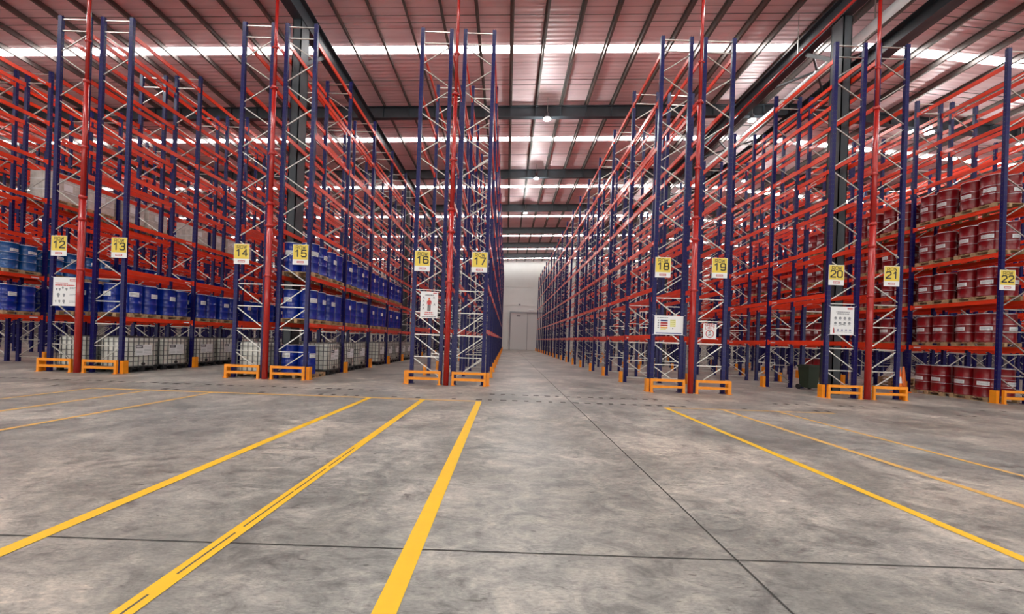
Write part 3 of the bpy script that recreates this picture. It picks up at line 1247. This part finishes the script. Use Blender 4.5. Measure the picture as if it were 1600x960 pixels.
# red sprinkler risers in front of each flue
for (a, c), cx in CENTRES.items():
    if not (12 <= a <= 20):
        continue
    b = MB()
    H = roof(cx) - (.1 if a not in (14, 20) else 1.7)
    y = 12.36
    b.tube((cx, y, 0), (cx, y, 5.6), .088, 'pipe', 16)
    b.tube((cx, y, 5.6), (cx, y, 9.3), .068, 'pipe', 16)
    b.tube((cx, y, 9.3), (cx, y, H), .05, 'pipe', 16)
    o = b.build('sprinkler_riser')
    tag(o, 'tall red sprinkler riser between rows %d and %d' % (a, c), 'pipe', 'red risers at the rack ends')
    for z, r in ((3.3, .1), (4.9, .1), (5.6, .1), (7.2, .085), (9.3, .085), (10.6, .065)):
        b = MB()
        b.tube((cx, y, z - .05), (cx, y, z + .05), r, 'pipe', 16)
        for s in (-1, 1):
            b.cbox((cx + s * (r + .015), y, z), (.04, .03, .05), 'pipe')
        b.build('coupling', o)

# ------------------------------------------------------------------ signs
SIGNS = {12: (92, 384), 13: (186, 387), 14: (377.5, 397), 15: (469.5, 398), 16: (660, 408), 17: (749.5, 410), 18: (1036, 418), 19: (1124.5, 419),
         20: (1307, 430), 21: (1393.5, 432), 22: (1574.5, 438)}
SW, SH = .50, .655
SY = 12.535
for n, (px, py) in SIGNS.items():
    p = P(px, py, SY)
    b = MB()
    b.box(-SW / 2, SW / 2, 0, .012, -SH / 2, SH / 2, 'white')
    b.box(-SW / 2 + .012, SW / 2 - .012, -.002, 0, -SH / 2 + .17, SH / 2 - .012, 'signyellow')
    b.text('ROW', 0, -.004, .225, .10, 'ink', 1.1, .16)
    b.text(str(n), 0, -.004, .035, .21, 'ink', 1.0, .19)
    b.box(-.11, .11, -.003, 0, -.275, -.21, 'signred')
    for k in range(5):
        b.box(-.09 + k * .038, -.066 + k * .038, -.005, -.003, -.262, -.223, 'label')
    o = b.build('row_sign', None, p)
    tag(o, 'yellow and white row %d sign on the front rack frame' % n, 'sign', 'row number signs')

rnd = random.Random(3)


def scribble(b, x0, x1, z, h, mt, gap=.3):
    """a line of small print too small to read: short strokes"""
    x = x0
    while x < x1:
        l = rnd.uniform(.012, .05)
        b.box(x, min(x + l, x1), -.003, 0, z - h / 2, z + h / 2, mt)
        x += l + rnd.uniform(.006, .014)


def disc(b, cx, cz, r, mt, r_in=0.0, n=20, y=-.003):
    for k in range(n):
        a, c = 2 * math.pi * k / n, 2 * math.pi * (k + 1) / n
        if r_in > 0:
            b.quad([(cx + r_in * math.cos(a), y, cz + r_in * math.sin(a)), (cx + r * math.cos(a), y, cz + r * math.sin(a)),
                    (cx + r * math.cos(c), y, cz + r * math.sin(c)), (cx + r_in * math.cos(c), y, cz + r_in * math.sin(c))], mt)
        else:
            b.quad([(cx, y, cz), (cx + r * math.cos(a), y, cz + r * math.sin(a)), (cx + r * math.cos(c), y, cz + r * math.sin(c))], mt)


def sheet(w, h, b):
    nx, nz = 10, 6
    i = len(b.v)
    for k in range(nz + 1):
        for j in range(nx + 1):
            x = -w / 2 + w * j / nx
            z = -h / 2 + h * k / nz
            b.v.append((x, .004, z))
    b.box(-w / 2, w / 2, 0, .006, -h / 2, h / 2, 'white')
    for s in (-1, 1):
        for t in (-1, 1):
            b.bar((s * w / 2, .003, t * (h / 2 - .01)), (s * (w / 2 + .07), .003, t * (h / 2 + .02)), .008, .008, 'white')


# row 12 notice
b = MB()
w, h = .84, .93
sheet(w, h, b)
b.box(w / 2 - .30, w / 2 - .05, -.003, 0, h / 2 - .13, h / 2 - .05, 'signred')
for k in range(5):
    b.box(w / 2 - .28 + k * .045, w / 2 - .25 + k * .045, -.005, -.003, h / 2 - .115, h / 2 - .065, 'label')
scribble(b, -w / 2 + .07, .06, h / 2 - .19, .028, 'signred')
scribble(b, -w / 2 + .07, .28, h / 2 - .26, .032, 'signred')
for (ix, iz, r) in ((-.30, .08, .03), (-.2, .08, .032), (-.1, .13, .03), (.02, .09, .035), (-.24, -.1, .05), (-.06, -.1, .04), (-.32, -.31, .025), (-.2, -.31, .035), (-.06, -.31, .045)):
    disc(b, ix, iz, r, 'greyink')
    b.box(ix - r * .5, ix + r * .5, -.003, 0, iz - r * 1.7, iz - r, 'greyink')
for z in (.14, .10, .06, -.08, -.12, -.30, -.34):
    scribble(b, .12, .12 + rnd.uniform(.16, .24), z, .014, 'greyink')
o = b.build('notice', None, P(103, 456, SY + .01))
tag(o, 'white notice with red heading and small icons on row 12 frame', 'notice', 'notices hung on the rack ends')
# row 16 notice
b = MB()
w, h = .56, .86
sheet(w, h, b)
scribble(b, -.13, .15, .31, .05, 'greyink')
b.box(.12, .24, -.003, 0, .37, .395, 'signred')
disc(b, 0, .20, .032, 'signred')
disc(b, 0, .17, .024, 'orangeink', y=-.004)
b.quad([(-.06, -.003, .13), (-.05, -.003, -.0), (.05, -.003, -.0), (.06, -.003, .13), (.03, -.003, .155), (-.03, -.003, .155)][::-1], 'signred')
b.quad([(-.085, -.003, .02), (-.065, -.003, .02), (-.05, -.003, .13), (-.065, -.003, .13)], 'signred')
b.quad([(.065, -.003, .02), (.085, -.003, .02), (.065, -.003, .13), (.05, -.003, .13)], 'signred')
b.box(-.05, -.006, -.003, 0, -.2, 0, 'ink')
b.box(.006, .05, -.003, 0, -.2, 0, 'ink')
for (ix, iz) in ((-.18, .24), (-.18, .12), (-.19, 0), (-.18, -.11), (.15, .24), (.17, .02)):
    disc(b, ix, iz, .022, 'greyink')
    scribble(b, ix - .04, ix + .04, iz - .035, .01, 'greyink')
scribble(b, -.13, .13, -.255, .04, 'signred')
scribble(b, -.14, .14, -.315, .03, 'signred')
scribble(b, -.23, .23, -.39, .022, 'ink')
o = b.build('notice', None, P(670.5, 476.5, SY + .01))
tag(o, 'white safety clothing notice with a standing figure on row 16 frame', 'notice', 'notices hung on the rack ends')
# row 18 table notice
b = MB()
w, h = .93, .62
sheet(w, h, b)
scribble(b, -.38, -.03, .24, .025, 'greyink')
for k, (c, z) in enumerate((('navyink', .15), ('signred', .07), ('signred', -.01), ('orangeink', -.08), ('yellowink', -.135))):
    b.box(-.27, -.27 + (.23 if k < 4 else .18), -.003, 0, z - (.026 if k < 4 else .015), z + (.026 if k < 4 else .015), c)
    if k < 4:
        scribble(b, -.24, -.07, z, .01, 'label')
        disc(b, -.34, z, .024, 'greyink')
for z in (.16, .10, .04, -.02):
    b.box(.04, .22, -.003, 0, z - .027, z + .027, 'yellowink')
    b.box(.05, .2, -.004, -.003, z - .006, z + .006, 'greyink')
disc(b, .13, -.1, .02, 'greyink')
b.box(-.42, .42, -.003, 0, -.275, -.245, 'navyink')
o = b.build('notice', None, P(1045, 508.5, SY + .01))
tag(o, 'wide white notice with coloured table bars on row 18 frame', 'notice', 'notices hung on the rack ends')
# row 19 speed limit
b = MB()
w, h = .42, .5
sheet(w, h, b)
b.text('SPEED', 0, -.003, .195, .065, 'signred', .95, .2)
b.text('LIMIT', 0, -.003, .105, .065, 'signred', .95, .2)
disc(b, 0, -.08, .135, 'signred', .11, 28)
b.text('5', 0, -.003, -.055, .10, 'ink', .9, .2)
b.text('KM/H', 0, -.003, -.135, .03, 'ink', .9, .2)
o = b.build('speed_limit_sign', None, P(1109, 518, SY + .01))
tag(o, 'small white speed limit sign with a red ring on row 19 frame', 'sign')
# row 20 notice
b = MB()
w, h = .76, .92
sheet(w, h, b)
b.box(.16, .33, -.003, 0, .37, .42, 'signred')
scribble(b, -.2, .24, .28, .03, 'greyink')
scribble(b, -.17, .22, .22, .03, 'greyink')
for iz in (.08, -.08):
    for ix in (-.22, -.07, .08, .23):
        disc(b, ix, iz, .045, 'greyink', .028, 14)
        b.box(ix - .02, ix + .02, -.003, 0, iz - .02, iz + .03, 'greyink')
        scribble(b, ix - .05, ix + .05, iz - .065, .01, 'greyink')
b.box(-.08, .08, -.004, -.0, -.125, -.11, 'ink')
for ix in (-.13, 0, .13, .26):
    disc(b, ix, -.3, .03, 'navyink', .012, 12)
    scribble(b, ix - .05, ix + .05, -.36, .01, 'greyink')
b.quad([(-.29, -.003, -.4), (-.24, -.003, -.4), (-.25, -.003, -.3), (-.27, -.003, -.2), (-.29, -.003, -.3)], 'signred')
b.box(-.265, -.25, -.004, 0, -.38, -.26, 'ink')
o = b.build('notice', None, P(1316, 501.5, SY + .01))
tag(o, 'white notice with rows of grey icons on row 20 frame', 'notice', 'notices hung on the rack ends')

# ------------------------------------------------------------------ bin and cones
root = bpy.data.objects.new('wheelie_bin', None)
COL.objects.link(root)
root.location = (11.66, 14.88, 0)
root.rotation_euler[2] = R(5)
tag(root, 'dark green wheelie bin beside the dark column behind row 20', 'bin')
b = MB()
i0 = len(b.v)
for z, s in ((.08, .78), (.88, 1.0)):
    b.v += [(-.24 * s, -.26 * s, z), (.24 * s, -.26 * s, z), (.24 * s, .24 * s, z), (-.24 * s, .24 * s, z)]
k = b.m('green')
for a in range(4):
    c = (a + 1) % 4
    b.f.append((i0 + a, i0 + c, i0 + 4 + c, i0 + 4 + a))
    b.mi.append(k)
    b.sm.append(False)
b.f.append((i0 + 3, i0 + 2, i0 + 1, i0))
b.f.append((i0 + 4, i0 + 5, i0 + 6, i0 + 7))
b.mi += [k, k]
b.sm += [False, False]
b.box(-.27, .27, -.29, .27, .86, .89, 'green')
b.build('body', root)
b = MB()
b.box(-.27, .27, -.30, .28, .892, .93, 'green')
b.box(-.22, .22, -.24, .22, .93, .955, 'green')
b.build('lid', root)
b = MB()
b.tube((-.2, .31, .9), (.2, .31, .9), .015, 'green', 8)
b.box(-.2, -.17, .25, .31, .88, .91, 'green')
b.box(.17, .2, .25, .31, .88, .91, 'green')
b.build('handle', root)
for s in (-1, 1):
    b = MB()
    b.tube((s * .2, .2, .1), (s * .26, .2, .1), .1, 'black', 16)
    b.build('wheel', root)


def cone(px, Z, lab, band, h):
    p = P(px, 600, Z)
    root = bpy.data.objects.new('traffic_cone', None)
    COL.objects.link(root)
    root.location = (p.x, Z, 0)
    tag(root, lab, 'cone', 'traffic cones by row 21')
    b = MB()
    b.box(-.17, .17, -.17, .17, 0, .035, 'cone')
    b.build('base', root)
    b = MB()
    b.lathe([(.13, .035, 'cone'), (.13 - .10 * .4, h * .4, 'white' if band else 'cone'), (.13 - .10 * .65, h * .65, 'cone'), (.025, h - .01, 'cone'), (.015, h, 'cone')], 20)
    b.build('cone_body', root)


cone(1404.5, 14.75, 'orange traffic cone with a white band beside row 21', True, .95)
cone(1411, 15.12, 'plain orange traffic cone behind the white-banded one by row 21', False, 1.0)
